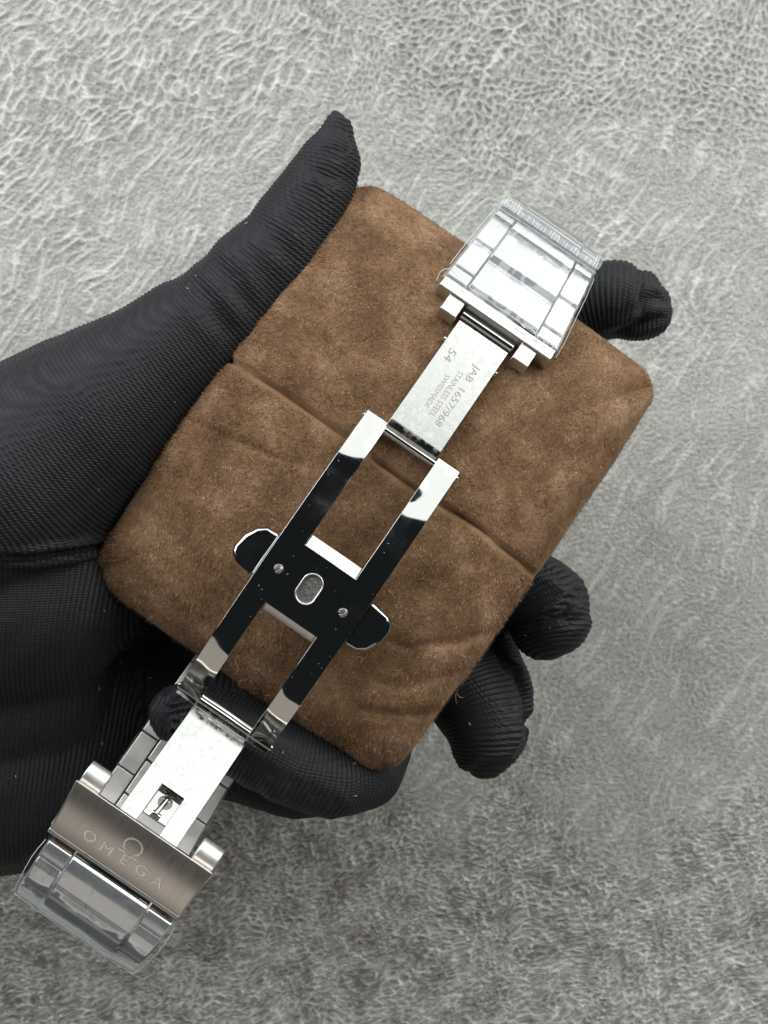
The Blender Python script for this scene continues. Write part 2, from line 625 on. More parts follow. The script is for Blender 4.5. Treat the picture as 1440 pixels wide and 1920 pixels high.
def build_pillow():
    root = bpy.data.objects.new('watch_pillow', None)
    COL.objects.link(root)
    root.location = (OX * MM, OY * MM, 0)
    root.rotation_euler = (0, 0, ROT)
    tag(root, 'brown suede watch pillow held in the gloved hand', 'pillow')
    na, nb = 210, 190
    ga = np.sin(np.linspace(-1, 1, na) * math.pi / 2)
    gb = np.sin(np.linspace(-1, 1, nb) * math.pi / 2)
    # blend of even and edge-clustered spacing
    ga = 0.5 * ga + 0.5 * np.linspace(-1, 1, na)
    gb = 0.35 * gb + 0.65 * np.linspace(-1, 1, nb)
    gb = np.sign(gb) * (1 - (1 - np.abs(gb)) ** 1.25)
    A, B = np.meshgrid(ga, gb, indexing='ij')
    r = np.maximum(np.abs(A), np.abs(B)) + 1e-9
    # rounded corners: ratio of rounded-rectangle radius to rectangle radius along the ray
    sx, sy = A / r * PH_S, B / r * PH_T
    rc = np.where((A < 0) & (B < 0), 3.4, np.where((A > 0) & (B < 0), 4.0, np.where((A < 0) & (B > 0), 4.8, 4.2)))
    ratio = np.ones_like(A)
    for _ in range(24):
        qx, qy = np.abs(sx) * ratio, np.abs(sy) * ratio
        ex, ey = np.maximum(qx - (PH_S - rc), 0), np.maximum(qy - (PH_T - rc), 0)
        d = np.hypot(ex, ey)
        ratio = ratio * (1 - 0.6 * np.clip((d - rc) / PH_T, 0, 1))
    k = 1 + (ratio - 1) * r ** 3
    S = PC_S + A * PH_S * k
    T = PC_T + B * PH_T * k
    # soft, uneven outline
    edge = r ** 6
    wob = vnoise(np.stack([S, T], -1), 0.05, 4.0, 2)
    S = S + edge * wob * 0.4
    T = T + edge * wob * 0.4 + 0.9 * (1 - np.abs(A) ** 2) * r ** 3 * np.sign(B)
    S = S + 0.7 * (1 - np.abs(B) ** 2) * r ** 3 * np.sign(A)
    Hs = (1 - np.abs(A) ** 2.05) ** (1 / 2.05)
    Ht = (1 - 0.10 * B ** 2) * (1 - np.abs(B) ** 16) ** (1 / 3.2)
    H = PHT * (0.16 + 0.84 * Hs) * Ht * np.minimum(1, (1 - np.abs(A) ** 14 + 1e-9)) ** (1 / 2.6)
    P = np.stack([T, S], -1)
    puff = vnoise(P, 0.045, 9.0, 2) * 0.6 + vnoise(P, 0.16, 2.0, 2) * 0.22
    Z = PZ + H + puff * Hs * Ht
    # edge rim where the end discs are sewn in
    Z += 0.22 * np.exp(-((np.abs(B) - 0.972) / 0.014) ** 2) * Hs
    Z -= 0.12 * np.exp(-((np.abs(B) - 0.935) / 0.016) ** 2) * Hs

    def q(px, py):
        v = LOC(px, py, -6)
        return (v[0], v[1])
    seam = [q(422, 668), q(540, 742), q(650, 822), q(760, 905), q(900, 990), q(1016, 1086)]
    ds = np.full(Z.shape, 99.0)
    for i in range(len(seam) - 1):
        d, _ = smooth_line(P, seam[i], seam[i + 1])
        ds = np.minimum(ds, d)
    sl = np.interp(T, [p[0] for p in seam], [p[1] for p in seam])
    Z -= 1.5 * np.exp(-(ds / 0.30) ** 2) + 0.2 * np.exp(-(ds / 1.5) ** 2)
    Z += 0.22 * np.clip((S - sl) / 0.7, 0, 1) * np.exp(-np.clip(S - sl, 0, 99) / 4)
    for pts, dep, w in [
        ([(1000, 1165), (930, 1185), (850, 1205), (770, 1215), (700, 1190)], 0.7, 1.0),
        ([(905, 1330), (820, 1345), (720, 1345), (640, 1325)], 0.7, 1.0),
        ([(950, 1240), (860, 1262), (760, 1290), (680, 1270)], 0.55, 1.0),
        ([(335, 775), (430, 818), (500, 850), (590, 880)], 0.4, 0.6),
        ([(880, 830), (900, 920), (930, 1010)], 0.5, 1.4),
        ([(1080, 760), (1060, 850), (1010, 930)], 0.45, 1.6),
        ([(560, 520), (640, 600), (700, 690)], 0.5, 1.9),
        ([(500, 590), (610, 650), (650, 760)], 0.4, 1.6),
        ([(330, 1000), (400, 1120), (380, 1200)], 0.5, 2.0),
        ([(240, 1050), (300, 1130), (420, 1190)], 0.45, 1.5),
        ([(800, 1120), (850, 1060), (940, 1040)], 0.4, 1.5),
        ([(780, 1400), (820, 1320), (890, 1260)], 0.5, 1.6),
    ]:
        Z -= crease(P, [q(*p) for p in pts], dep, w)
    top = np.stack([T, S, Z], -1)
    bot = np.stack([T, S, PZ - H], -1)
    bnd = (r > 1 - 1e-6)
    top[bnd, 2] = PZ + 0.3
    bot[bnd, 2] = PZ - 0.3
    I = np.arange(na * nb).reshape(na, nb)
    F1 = np.stack([I[:-1, :-1], I[:-1, 1:], I[1:, 1:], I[1:, :-1]], -1).reshape(-1, 4)[:, ::-1]
    F1 = np.stack([I[:-1, :-1], I[:-1, 1:], I[1:, 1:], I[1:, :-1]], -1).reshape(-1, 4)
    F2 = F1[:, ::-1] + na * nb
    ring = np.concatenate([I[:, 0], I[-1, 1:], I[-2::-1, -1], I[0, -2:0:-1]])
    nx_ = np.roll(ring, -1)
    F3 = np.stack([ring, nx_, nx_ + na * nb, ring + na * nb], -1)
    V = np.concatenate([top.reshape(-1, 3), bot.reshape(-1, 3)])
    # orientation: make the top face upward
    a, b_, c = V[F1[0][0]], V[F1[0][1]], V[F1[0][2]]
    mid = F1[len(F1) // 2]
    nrm = np.cross(V[mid[1]] - V[mid[0]], V[mid[2]] - V[mid[1]])
    if nrm[2] < 0:
        F1, F2, F3 = F1[:, ::-1], F2[:, ::-1], F3
    cover = link('cover', mesh_np('cover', V, np.concatenate([F1, F2, F3])), M_SUEDE, root)
    # nap: short fibres standing in the suede
    q0 = top[:-1, :-1].reshape(-1, 3)
    q1 = top[1:, :-1].reshape(-1, 3)
    q2 = top[1:, 1:].reshape(-1, 3)
    q3 = top[:-1, 1:].reshape(-1, 3)
    nr = np.cross(q1 - q0, q3 - q0)
    nr *= np.sign(nr[:, 2:3] + 1e-12)
    ar = np.linalg.norm(nr, axis=1)
    nr = nr / (ar[:, None] + 1e-12)
    NF = 210000
    cum = np.cumsum(ar)
    idx = np.searchsorted(cum, rng.random(NF) * cum[-1])
    u, v = rng.random(NF)[:, None], rng.random(NF)[:, None]
    p = (q0[idx] * (1 - u) + q1[idx] * u) * (1 - v) + (q3[idx] * (1 - u) + q2[idx] * u) * v
    n = nr[idx]
    # nap direction drifts over the cloth
    nap_f = vnoise(np.stack([T, S], -1)[:-1, :-1], 0.07, 21.0, 2).reshape(-1)[idx]
    nap_g = vnoise(np.stack([T, S], -1)[:-1, :-1], 0.22, 31.0, 2).reshape(-1)[idx]
    ang = -1.9 + nap_f * 2.0 + nap_g * 1.2 + rng.normal(0, 0.75, NF)
    lean = np.stack([np.cos(ang), np.sin(ang), np.zeros(NF)], -1)
    dsq = np.full(NF, 99.0)
    for i in range(len(seam) - 1):
        d, _ = smooth_line(p[:, :2], seam[i], seam[i + 1])
        dsq = np.minimum(dsq, d)
    ln = rng.uniform(0.28, 0.72, NF) * np.clip((dsq - 0.2) / 1.0, 0.05, 1)
    dirv = n * rng.uniform(0.35, 0.9, NF)[:, None] + lean * rng.uniform(0.5, 1.0, NF)[:, None]
    dirv /= np.linalg.norm(dirv, axis=1)[:, None]
    side = np.cross(dirv, n)
    side /= np.linalg.norm(side, axis=1)[:, None] + 1e-9
    w = rng.uniform(0.03, 0.06, NF)[:, None]
    base = p - n * 0.05
    VV = np.stack([base - side * w, base + side * w, base + dirv * ln[:, None]], 1).reshape(-1, 3)
    FF = np.arange(NF * 3).reshape(-1, 3)
    me = mesh_np('nap', VV, FF)
    tint = rng.random(NF)
    at = me.attributes.new('tint', 'FLOAT', 'POINT')
    at.data.foreach_set('value', np.repeat(tint, 3).astype(np.float32))
    nap = link('nap', me, M_NAP, root)
    nap['kind'] = 'stuff'
    # stray pale lint hairs lying on the nap
    V, F = [], []
    for _ in range(70):
        i = rng.integers(0, NF)
        c = p[i] + n[i] * 0.45
        th = rng.uniform(0, 6.28)
        cur = rng.normal(0, 0.7)
        m = rng.integers(5, 14)
        pts = []
        for kx in range(m):
            pts.append(c.copy())
            th += cur * 0.4 + rng.normal(0, 0.25)
            c = c + np.array([math.cos(th), math.sin(th), rng.normal(0, 0.1)]) * 0.18
        pts = np.array(pts)
        b0 = len(V)
        for kx in range(m):
            d = pts[min(kx + 1, m - 1)] - pts[max(kx - 1, 0)]
            s_ = np.array([-d[1], d[0], 0])
            s_ /= np.linalg.norm(s_) + 1e-9
            V += [pts[kx] - s_ * 0.022, pts[kx] + s_ * 0.022, pts[kx] + np.array([0, 0, 0.05])]
        for kx in range(m - 1):
            a = b0 + 3 * kx
            for e, f in ((0, 1), (1, 2), (2, 0)):
                F.append([a + e, a + f, a + 3 + f, a + 3 + e])
    li = link('lint', mesh_np('lint', V, F), M_LINT, root)
    li['kind'] = 'stuff'
    li['label'] = 'pale stray hairs on the brown suede'


build_pillow()


# ------------------------------------------------------------------ hand in a black knitted glove
RIB, RIB_H = 0.66, 0.28      # knit rib spacing and height, mm


def build_glove():
    root = bpy.data.objects.new('gloved_hand', None)
    COL.objects.link(root)
    root.location = (PX(-40, 1250, -40) * MM).tolist()
    tag(root, 'hand in a black ribbed knit glove holding the suede pillow from below', 'hand')
    chains = {
        'thumb': [(-260, 1010, -16, 21), (-120, 965, -15, 19.5), (10, 905, -14, 17.5), (150, 798, -14, 14.2), (300, 682, -14, 10.4), (360, 636, -14, 9.7), (430, 584, -14, 8.5), (474, 526, -14, 8.2),
                  (525, 482, -14, 7.8), (583, 384, -14, 6.5), (620, 304, -14, 4.9), (635, 246, -14, 2.7), (630, 223, -14, 1.5)],
        'palm': [(-300, 1400, -36, 23), (-120, 1400, -36, 22.5), (0, 1405, -38, 21.5), (110, 1340, -44, 19), (260, 1220, -52, 17), (420, 1080, -56, 16)],
        'heel': [(-140, 1120, -22, 22), (20, 1105, -24, 20), (120, 1060, -29, 17.5), (300, 950, -46, 14), (420, 850, -50, 12)],
        'index': [(420, 1000, -54, 13), (700, 820, -48, 9), (900, 700, -44, 8), (1040, 610, -36, 7.0), (1105, 566, -33, 6.8), (1150, 560, -32, 6.7), (1183, 568, -32, 6.0), (1206, 584, -32.5, 4.9)],
        'middle': [(440, 1060, -54, 13), (700, 1020, -48, 9), (880, 1050, -44, 8), (980, 1105, -36, 7.4), (1030, 1135, -32, 6.9), (1036, 1158, -31, 6.6), (1022, 1172, -32, 6.0)],
        'ring': [(430, 1120, -54, 13), (640, 1140, -48, 9), (800, 1210, -42, 8), (880, 1300, -36, 7.6), (905, 1345, -33, 7.2), (918, 1372, -32, 6.9), (905, 1396, -33, 5.6)],
        'ring_side': [(905, 1230, -42, 6.5), (945, 1275, -38, 4.6), (962, 1330, -37, 3.4)],
        'pinky': [(430, 1180, -54, 12), (600, 1300, -46, 8), (700, 1400, -34, 6.5), (690, 1450, -24, 5.6), (620, 1466, -17, 5.8), (545, 1436, -15, 6.2), (440, 1378, -14.5, 6.0), (365, 1346, -15, 5.4), (335, 1338, -16, 4.6)],
        'wrist_fill': [(-160, 1270, -29, 23), (0, 1265, -33, 20)],
        'pinky_side': [(405, 1312, -21, 5), (480, 1325, -22, 6.5), (600, 1395, -24, 6.5)],
        'under': [(300, 1290, -48, 15), (430, 1380, -44, 11), (560, 1440, -36, 8.5), (630, 1460, -28, 6)],
    }
    C = {k: [(PX(x, y, z), r) for x, y, z, r in v] for k, v in chains.items()}
    V, F = [], []
    off = 0
    n = 20
    for k, pts in C.items():
        for i in range(len(pts)):
            c, r = pts[i]
            b0 = len(V)
            # sphere
            rows = 10
            for a in range(1, rows):
                ph = math.pi * a / rows
                for j in range(n):
                    t = 2 * math.pi * j / n
                    V.append(c + r * np.array([math.sin(ph) * math.cos(t), math.sin(ph) * math.sin(t), math.cos(ph)]))
            V.append(c + np.array([0, 0, r]))
            V.append(c - np.array([0, 0, r]))
            T0, B0 = len(V) - 2, len(V) - 1
            for a in range(rows - 2):
                for j in range(n):
                    j2 = (j + 1) % n
                    F.append([b0 + a * n + j, b0 + (a + 1) * n + j, b0 + (a + 1) * n + j2, b0 + a * n + j2])
            for j in range(n):
                j2 = (j + 1) % n
                F.append([T0, b0 + j, b0 + j2])
                F.append([B0, b0 + (rows - 2) * n + j2, b0 + (rows - 2) * n + j])
            if i + 1 < len(pts):
                c2, r2 = pts[i + 1]
                b0 = len(V)
                vv, ff = rod(c, c2, r, n, r2)
                V += vv
                F += [[b0 + q for q in f] for f in ff]
    me = mesh_np('glove', V, F)
    bm = bmesh.new()
    bm.from_mesh(me)
    bmesh.ops.recalc_face_normals(bm, faces=bm.faces)
    bm.to_mesh(me)
    bm.free()
    tmp = link('glove_raw', me)
    rm = tmp.modifiers.new('r', 'REMESH')
    rm.mode = 'VOXEL'
    rm.voxel_size = 0.72 * MM
    sm = tmp.modifiers.new('s', 'SMOOTH')
    sm.factor = 0.5
    sm.iterations = 14
    dg = bpy.context.evaluated_depsgraph_get()
    out = bpy.data.meshes.new_from_object(tmp.evaluated_get(dg))
    bpy.data.objects.remove(tmp)
    nv = len(out.vertices)
    P = np.zeros(nv * 3)
    out.vertices.foreach_get('co', P)
    P = P.reshape(-1, 3) / MM
    Nn = np.zeros(nv * 3)
    out.vertices.foreach_get('normal', Nn)
    Nn = Nn.reshape(-1, 3)
    # nearest chain and length along it
    best = np.full(nv, 1e9)
    rib = np.zeros(nv)
    who = np.zeros(nv, int)
    names = list(C)
    for ci, k in enumerate(names):
        pts = C[k]
        acc = 0.0
        loc_best = np.full(nv, 1e9)
        arc = np.zeros(nv)
        # smoothed axis for the rib direction
        ax = np.array([p_[0] for p_ in pts])
        cl = np.concatenate([[0], np.cumsum(np.linalg.norm(np.diff(ax, axis=0), axis=1))])
        tt_ = np.linspace(0, cl[-1], 60)
        ax = np.stack([np.interp(tt_, cl, ax[:, c_]) for c_ in range(3)], -1)
        for _ in range(30):
            ax[1:-1] = 0.5 * ax[1:-1] + 0.25 * (ax[:-2] + ax[2:])
        near = np.full(nv, 1e9)
        al_ = 0.0
        for i in range(len(ax) - 1):
            d = ax[i + 1] - ax[i]
            ll = np.linalg.norm(d)
            tt = (P - ax[i]) @ d / ll ** 2
            tc_ = np.clip(tt, 0, 1)
            dist = np.linalg.norm(P - (ax[i] + tc_[:, None] * d), axis=1)
            tu = np.maximum(tt, 0) if i == len(ax) - 2 else tc_
            m = dist < near
            arc[m] = al_ + tu[m] * ll
            near[m] = dist[m]
            al_ += ll
        for i in range(len(pts) - 1):
            a, ra = pts[i]
            b, rb = pts[i + 1]
            d = b - a
            ll = np.linalg.norm(d)
            tc_ = np.clip((P - a) @ d / ll ** 2, 0, 1)
            dist = np.linalg.norm(P - (a + tc_[:, None] * d), axis=1) - (ra + (rb - ra) * tc_)
            loc_best = np.minimum(loc_best, dist)
        m = loc_best < best
        rib[m] = arc[m]
        who[m] = ci
        best = np.minimum(best, loc_best)
    # plan position expressed in photo pixels at the height of each point, for placing folds and seams
    kk = (CAM_H - P[:, 2]) / CAM_H / PXMM
    Q = np.stack([P[:, 0] / kk + 720, 960 - P[:, 1] / kk], -1)
    upper = Nn[:, 2] > -0.1
    # wrist panel: ribs run down the arm below the sewn seam
    left = np.isin(who, [names.index('thumb'), names.index('palm'), names.index('heel'), names.index('wrist_fill')]) & (Q[:, 0] < 420)
    seam_y = 1044 - 0.10 * np.clip(Q[:, 0], 0, 300)
    lower = left & (Q[:, 1] > seam_y)
    thumb_i = names.index('thumb')
    tp = C['thumb']
    a, b = tp[2][0], tp[4][0]
    d = (b - a) / np.linalg.norm(b - a)
    base_arc = sum(np.linalg.norm(tp[i + 1][0] - tp[i][0]) for i in range(2))
    hand_part = left & ~lower & (who != thumb_i)
    rib[hand_part] = base_arc + (P[hand_part] - a) @ d
    # ribs lean across the thumb
    th = left & ~lower
    rib[lower] = P[lower, 0] * 0.985 - P[lower, 1] * 0.17
    cross = P[:, 0] * 0.45 + P[:, 1] * 0.8 + P[:, 2] * 0.6
    cross[lower] = P[lower, 1]
    # even out the rib field within each panel
    ne = len(out.edges)
    ed = np.zeros(ne * 2, np.int32)
    out.edges.foreach_get('vertices', ed)
    ed = ed.reshape(-1, 2)
    panel = np.where(left | (who == thumb_i), 100, who) * 2 + lower
    same = panel[ed[:, 0]] == panel[ed[:, 1]]
    ea, eb = ed[same, 0], ed[same, 1]
    deg = np.bincount(ea, minlength=nv) + np.bincount(eb, minlength=nv) + 1e-9
    for _ in range(25):
        sm_ = np.bincount(ea, weights=rib[eb], minlength=nv) + np.bincount(eb, weights=rib[ea], minlength=nv)
        rib = np.where(deg > 0.5, 0.4 * rib + 0.6 * sm_ / deg, rib)
    # folds
    disp = np.zeros(nv)
    nn = vnoise(np.stack([P[:, 0] + P[:, 2], P[:, 1] - P[:, 2]], -1), 0.09, 5.0, 2)
    disp += nn * 0.22

    def fold(pts, depth, w, up=0.0, mask=None):
        nonlocal disp
        dd = np.full(nv, 1e9)
        ff_ = np.zeros(nv)
        m_ = len(pts) - 1
        for i in range(m_):
            d_, k_ = smooth_line(Q, pts[i], pts[i + 1])
            nearer = d_ < dd
            ff_[nearer] = np.sin(np.clip((i + k_[nearer]) / m_, 0.04, 0.96) * math.pi) ** 0.7
            dd = np.minimum(dd, d_)
        amp = ff_ * (-depth * np.exp(-(dd / w) ** 2) + up * np.exp(-((dd - 2.0 * w) / w) ** 2))
        disp += amp * (upper & (mask if mask is not None else True))
    # index tip: pinched slack cloth
    fold([(1196, 488), (1200, 520), (1203, 570), (1200, 610)], 0.7, 9, 0.3)
    fold([(1200, 505), (1225, 525), (1250, 545)], 0.5, 6, 0.2)
    fold([(1205, 560), (1235, 560), (1256, 575)], 0.5, 9, 0.2)
    fold([(1130, 632), (1190, 612), (1255, 590)], 0.7, 8, 0.4)
    # middle finger
    fold([(950, 1170), (1000, 1165), (1050, 1150), (1085, 1110)], 0.9, 9, 0.4)
    fold([(985, 1060), (1040, 1075), (1085, 1105), (1105, 1150)], 0.4, 9, 0.3)
    fold([(1030, 1160), (1075, 1165), (1108, 1150)], 0.5, 8, 0.3)
    # ring finger with side seam
    fold([(935, 1240), (965, 1262), (985, 1310), (990, 1380), (975, 1420)], 1.3, 7, 0.5)
    fold([(850, 1462), (900, 1440), (960, 1430), (990, 1400)], 0.5, 8, 0.3)
    # pinky tip, gathered
    for i in range(7):
        yy = 1290 + i * 16
        fold([(296, 1318 + i * 5), (318, yy + 6), (345, yy + 4 - i * 2), (372, yy - 4)], 0.55, 4.5, 0.3)
    for i in range(5):
        fold([(430 + i * 42, 1398 + i * 20), (470 + i * 40, 1440 + i * 18), (500 + i * 36, 1515 + i * 6)], 0.28, 11, 0.2)
    # thumb: soft rolls along the outer edge
    fold([(335, 520), (380, 560), (440, 640)], 0.8, 17, 0.4)
    fold([(385, 475), (430, 520), (480, 600)], 0.7, 15, 0.4)
    fold([(470, 405), (520, 450), (560, 500)], 0.5, 16, 0.3)
    fold([(570, 300), (610, 330), (660, 340)], 0.3, 12, 0.2)
    fold([(643, 215), (652, 260), (660, 330)], 0.35, 9, 0.0)
    fold([(0, 1047), (60, 1044), (130, 1034), (200, 1022), (260, 1012)], 0.5, 7, 0.8)
    P2 = P + Nn * disp[:, None]
    loc = np.array(root.location) / MM
    out.vertices.foreach_set('co', ((P2 - loc) * MM).ravel())
    out.update()
    for nm, arr in (('rib', rib), ('cross', cross)):
        at = out.attributes.new(nm, 'FLOAT', 'POINT')
        at.data.foreach_set('value', arr.astype(np.float32))
    coarse_polys = [tuple(p.vertices) for p in out.polygons]
    # the knitted ribs: refine the cloth that can be seen and raise each rib
    nf = len(out.polygons)
    fv = np.zeros(nf * 3)
    out.polygons.foreach_get('center', fv)
    fc = fv.reshape(-1, 3) / MM + loc
    out.polygons.foreach_get('normal', fv)
    fn = fv.reshape(-1, 3).copy()
    k2 = (CAM_H - fc[:, 2]) / CAM_H / PXMM
    fq = np.stack([fc[:, 0] / k2 + 720, 960 - fc[:, 1] / k2], -1)
    view = np.array([0, 0, CAM_H]) - fc
    face_on = (fn * view).sum(1) > -0.15 * CAM_H
    inside = (fq[:, 0] > -60) & (fq[:, 0] < 1300) & (fq[:, 1] > 180) & (fq[:, 1] < 1720)
    # cloth pressed against the pillow's underside stays coarse
    px_, py_ = fc[:, 0] - OX, fc[:, 1] - OY
    ft, fs = px_ * UY - py_ * UX, px_ * UX + py_ * UY
    hidden = (np.abs(ft - PC_T) < PH_T - 6) & (np.abs(fs - PC_S) < PH_S - 5) & (fc[:, 2] < -22)
    sel = face_on & inside & ~hidden
    bm = bmesh.new()
    bm.from_mesh(out)
    bm.faces.ensure_lookup_table()
    es = set()
    for i_ in np.nonzero(sel)[0]:
        es.update(bm.faces[i_].edges)
    bmesh.ops.subdivide_edges(bm, edges=list(es), cuts=3, use_grid_fill=True)
    bm.to_mesh(out)
    bm.free()
    nv2 = len(out.vertices)
    R2 = np.zeros(nv2, np.float32)
    out.attributes['rib'].data.foreach_get('value', R2)
    X2 = np.zeros(nv2, np.float32)
    out.attributes['cross'].data.foreach_get('value', X2)
    co = np.zeros(nv2 * 3)
    out.vertices.foreach_get('co', co)
    out.vertices.foreach_get('normal', nrm2 := np.zeros(nv2 * 3))
    ph = np.abs(np.sin(R2 * math.pi / RIB))
    hgt = RIB_H * (ph ** 0.75 - 0.5) + 0.012 * np.sin(X2 * 2 * math.pi / 0.5)
    co = co.reshape(-1, 3) + nrm2.reshape(-1, 3) * (hgt * MM)[:, None]
    out.vertices.foreach_set('co', co.ravel())
    out.update()
    out.polygons.foreach_set('use_smooth', [True] * len(out.polygons))
    out.name = 'glove'
    link('glove', out, M_KNIT, root)
    # overlock stitching along the seam of the wrist panel
    sv, sf = [], []
    top_of = {}
    from mathutils.bvhtree import BVHTree
    bvh = BVHTree.FromPolygons([tuple(p) for p in P2], coarse_polys)
    line = [(-40, 1050), (0, 1047), (60, 1044), (130, 1034), (190, 1024), (240, 1014)]
    for i in range(150):
        f = i / 149 * (len(line) - 1)
        j = min(int(f), len(line) - 2)
        x = line[j][0] + (line[j + 1][0] - line[j][0]) * (f - j)
        y = line[j][1] + (line[j + 1][1] - line[j][1]) * (f - j)
        o_ = Vector((0, 0, CAM_H))
        dr = (Vector(PX(x, y + random.uniform(-3, 3), 0)) - o_).normalized()
        hit = bvh.ray_cast(o_, dr)
        if hit[0] is None:
            continue
        h = np.array(hit[0]) + np.array(hit[1]) * 0.05 - loc
        vv, ff = rod(h + [-0.15, 0.45, 0], h + [0.2, -0.45, 0], 0.12, 5)
        b0 = len(sv)
        sv += vv
        sf += [[b0 + q for q in fc] for fc in ff]
    lv, lf = [], []
    for _ in range(60):
        x, y = random.uniform(0, 1260), random.uniform(200, 1520)
        o_ = Vector((0, 0, CAM_H))
        hit = bvh.ray_cast(o_, (Vector(PX(x, y, 0)) - o_).normalized())
        if hit[0] is None:
            continue
        h = np.array(hit[0]) + np.array(hit[1]) * 0.18 - loc
        d_ = rng.normal(0, 1, 3)
        d_ -= np.array(hit[1]) * (d_ @ np.array(hit[1]))
        d_ *= random.uniform(0.06, 0.3) / np.linalg.norm(d_)
        vv, ff = rod(h - d_, h + d_, 0.05, 5)
        b0 = len(lv)
        lv += vv
        lf += [[b0 + q for q in fc_] for fc_ in ff]
    li = link('lint', mesh_np('lint', lv, lf), M_LINT, root)
    li['kind'] = 'stuff'
    link('seam_stitching', mesh_np('seam_stitching', sv, sf), M_KNIT, root)
    return root


build_glove()

# ------------------------------------------------------------------ watch bracelet with open folding clasp
BR = bpy.data.objects.new('watch_bracelet', None)
COL.objects.link(BR)
BR.location = (OX * MM, OY * MM, 0)
BR.rotation_euler = (0, 0, ROT)
tag(BR, 'steel watch bracelet with open folding clasp draped over the brown pillow', 'bracelet')

XC = 0.4
RH = 70.0


def hz(x, y):
    z = 2.6 - y * y / (2 * RH)
    if y < -12:
        z -= (y + 12) ** 2 / (2 * 22.0)
    return z


def build_folding_frame():
    arm_i, arm_o = 4.4, 8.1
    xs = sorted(set(np.round(np.concatenate([np.linspace(-arm_o, -arm_i, 7), np.linspace(-arm_i, arm_i, 41), np.linspace(arm_i, arm_o, 7)]), 4)))
    xs = np.array(xs) + XC
    ys = np.array(sorted(set(np.round(np.concatenate([np.linspace(-24.2, -5.0, 60), np.linspace(-5.0, 5.0, 46), np.linspace(5.0, 26.2, 60)]), 4))))
    hr, hl = 1.45, 0.8      # oval hole

    def sd(x, y):
        return math.hypot(x - XC + 0.3, max(abs(y - 0.1) - hl, 0)) - hr

    def keep(x, y):
        xx = abs(x - XC)
        if xx < arm_i and (y > 5.0 or y < -5.0):
            return False
        return sd(x, y) > 0

    def move(x, y, inner):
        d = sd(x, y)
        if abs(d) < 0.22 and not inner:
            e = 1e-3
            gx = (sd(x + e, y) - d) / e
            gy = (sd(x, y + e) - d) / e
            return x - gx * d, y - gy * d
        # arm tips are gently rounded at the outer corner
        return x, y
    V, F = mask_slab(xs, ys, hz, 1.35, keep, move=move)
    fr_ = solid('folding_frame', V, F, M_POLISH, BR, 0.13, 2)
    # satin spring housing under the bridge, showing past both cut-outs
    V, F = mask_slab(np.linspace(-4.3, 4.3, 9) + XC, np.linspace(-6.2, 6.7, 14), lambda x, y: hz(x, y) - 0.55 - max(abs(y - 0.2) - 5.0, 0) * 0.75, 1.3, lambda x, y: True)
    solid('spring_housing', V, F, M_SATIN, BR, 0.08)
    # catch seen through the oval hole
    V, F = prism([(XC - 0.3 + 1.35 * math.cos(t), 0.1 + 2.1 * math.sin(t)) for t in np.linspace(0, 2 * math.pi, 24, endpoint=False)], 0.9, 1.7)
    solid('catch', V, F, M_SATIN, fr_, 0.1)
    th_ = np.linspace(0, 2 * math.pi, 48, endpoint=False)
    V, F = [], []
    for r_, z_ in ((1.44, 2.70), (1.62, 2.68), (1.62, 2.4), (1.30, 1.9)):
        for t in th_:
            V.append(np.array([XC - 0.3 + r_ * math.cos(t), 0.1 + math.copysign(hl, math.sin(t)) + r_ * math.sin(t), z_]))
    for a_ in range(4):
        for i_ in range(48):
            j_ = (i_ + 1) % 48
            b_ = (a_ + 1) % 4
            F.append([a_ * 48 + i_, a_ * 48 + j_, b_ * 48 + j_, b_ * 48 + i_])
    solid('hole_rim', V, F, M_SATIN, fr_, 0)
    V, F = prism([(XC - 0.3 + 0.35 * math.cos(t), 0.4 + 0.7 * math.sin(t)) for t in np.linspace(0, 2 * math.pi, 16, endpoint=False)], 1.6, 1.95)
    solid('catch_pin', V, F, M_SATIN, fr_, 0.05)
    # screws
    for sx, ang in ((-5.35, 60), (5.75, 40)):
        r = 0.62
        V, F = [], []
        a = math.radians(ang)
        fr2 = lambda p, sx=sx, a=a: np.array([sx + XC * 0.6 + p[0] * math.cos(a) - p[1] * math.sin(a), p[0] * math.sin(a) + p[1] * math.cos(a), p[2]])
        for sgn in (-1, 1):
            t0 = math.acos(0.12 / r)
            poly = [(r * math.sin(t) * 1.0, sgn * r * math.cos(t)) for t in np.linspace(-t0, t0, 14)]
            v, f = prism(poly, 2.3, 2.66, fr2)
            b0 = len(V)
            V += v
            F += [[b0 + q for q in ff] for ff in f]
        s_ = solid('screw', V, F, M_SATIN, fr_, 0.04)
        V, F = prism([(0.75 * math.cos(t), 0.75 * math.sin(t)) for t in np.linspace(0, 2 * math.pi, 20, endpoint=False)], 2.3, 2.615, fr2)
        solid('screw_seat', V, F, M_DARK, fr_, 0)
    # push buttons
    for sgn in (-1, 1):
        ax = XC + sgn * 8.05
        poly = [(0, 4.0), (2.2, 3.9), (3.5, 3.0), (4.4, 1.2), (4.8, -0.9), (4.5, -2.0), (3.3, -2.9), (0.0, -3.3)]
        if sgn > 0:
            poly = [(x, -y) for x, y in poly]
        poly = [(ax + sgn * x, y + (0.1 if sgn < 0 else 0.3)) for x, y in poly]
        tilt = -sgn * 0.10
        fr3 = lambda p, ax=ax, sgn=sgn: np.array([p[0], p[1], p[2] - 0.06 * abs(p[0] - ax) ** 1.3 + 0.0 * p[1]])
        if sgn < 0:
            poly = poly[::-1]
        V, F = prism(poly, -1.2, 1.35, fr3)
        solid('push_button', V, F, M_POLISH, BR, 0.6, 4)
        V, F = box(min(ax - sgn * 1.2, ax + sgn * 0.5), max(ax - sgn * 1.2, ax + sgn * 0.5), -2.6, 2.6, -0.9, 0.9)
        solid('button_shank', V, F, M_SATIN, BR, 0.1)
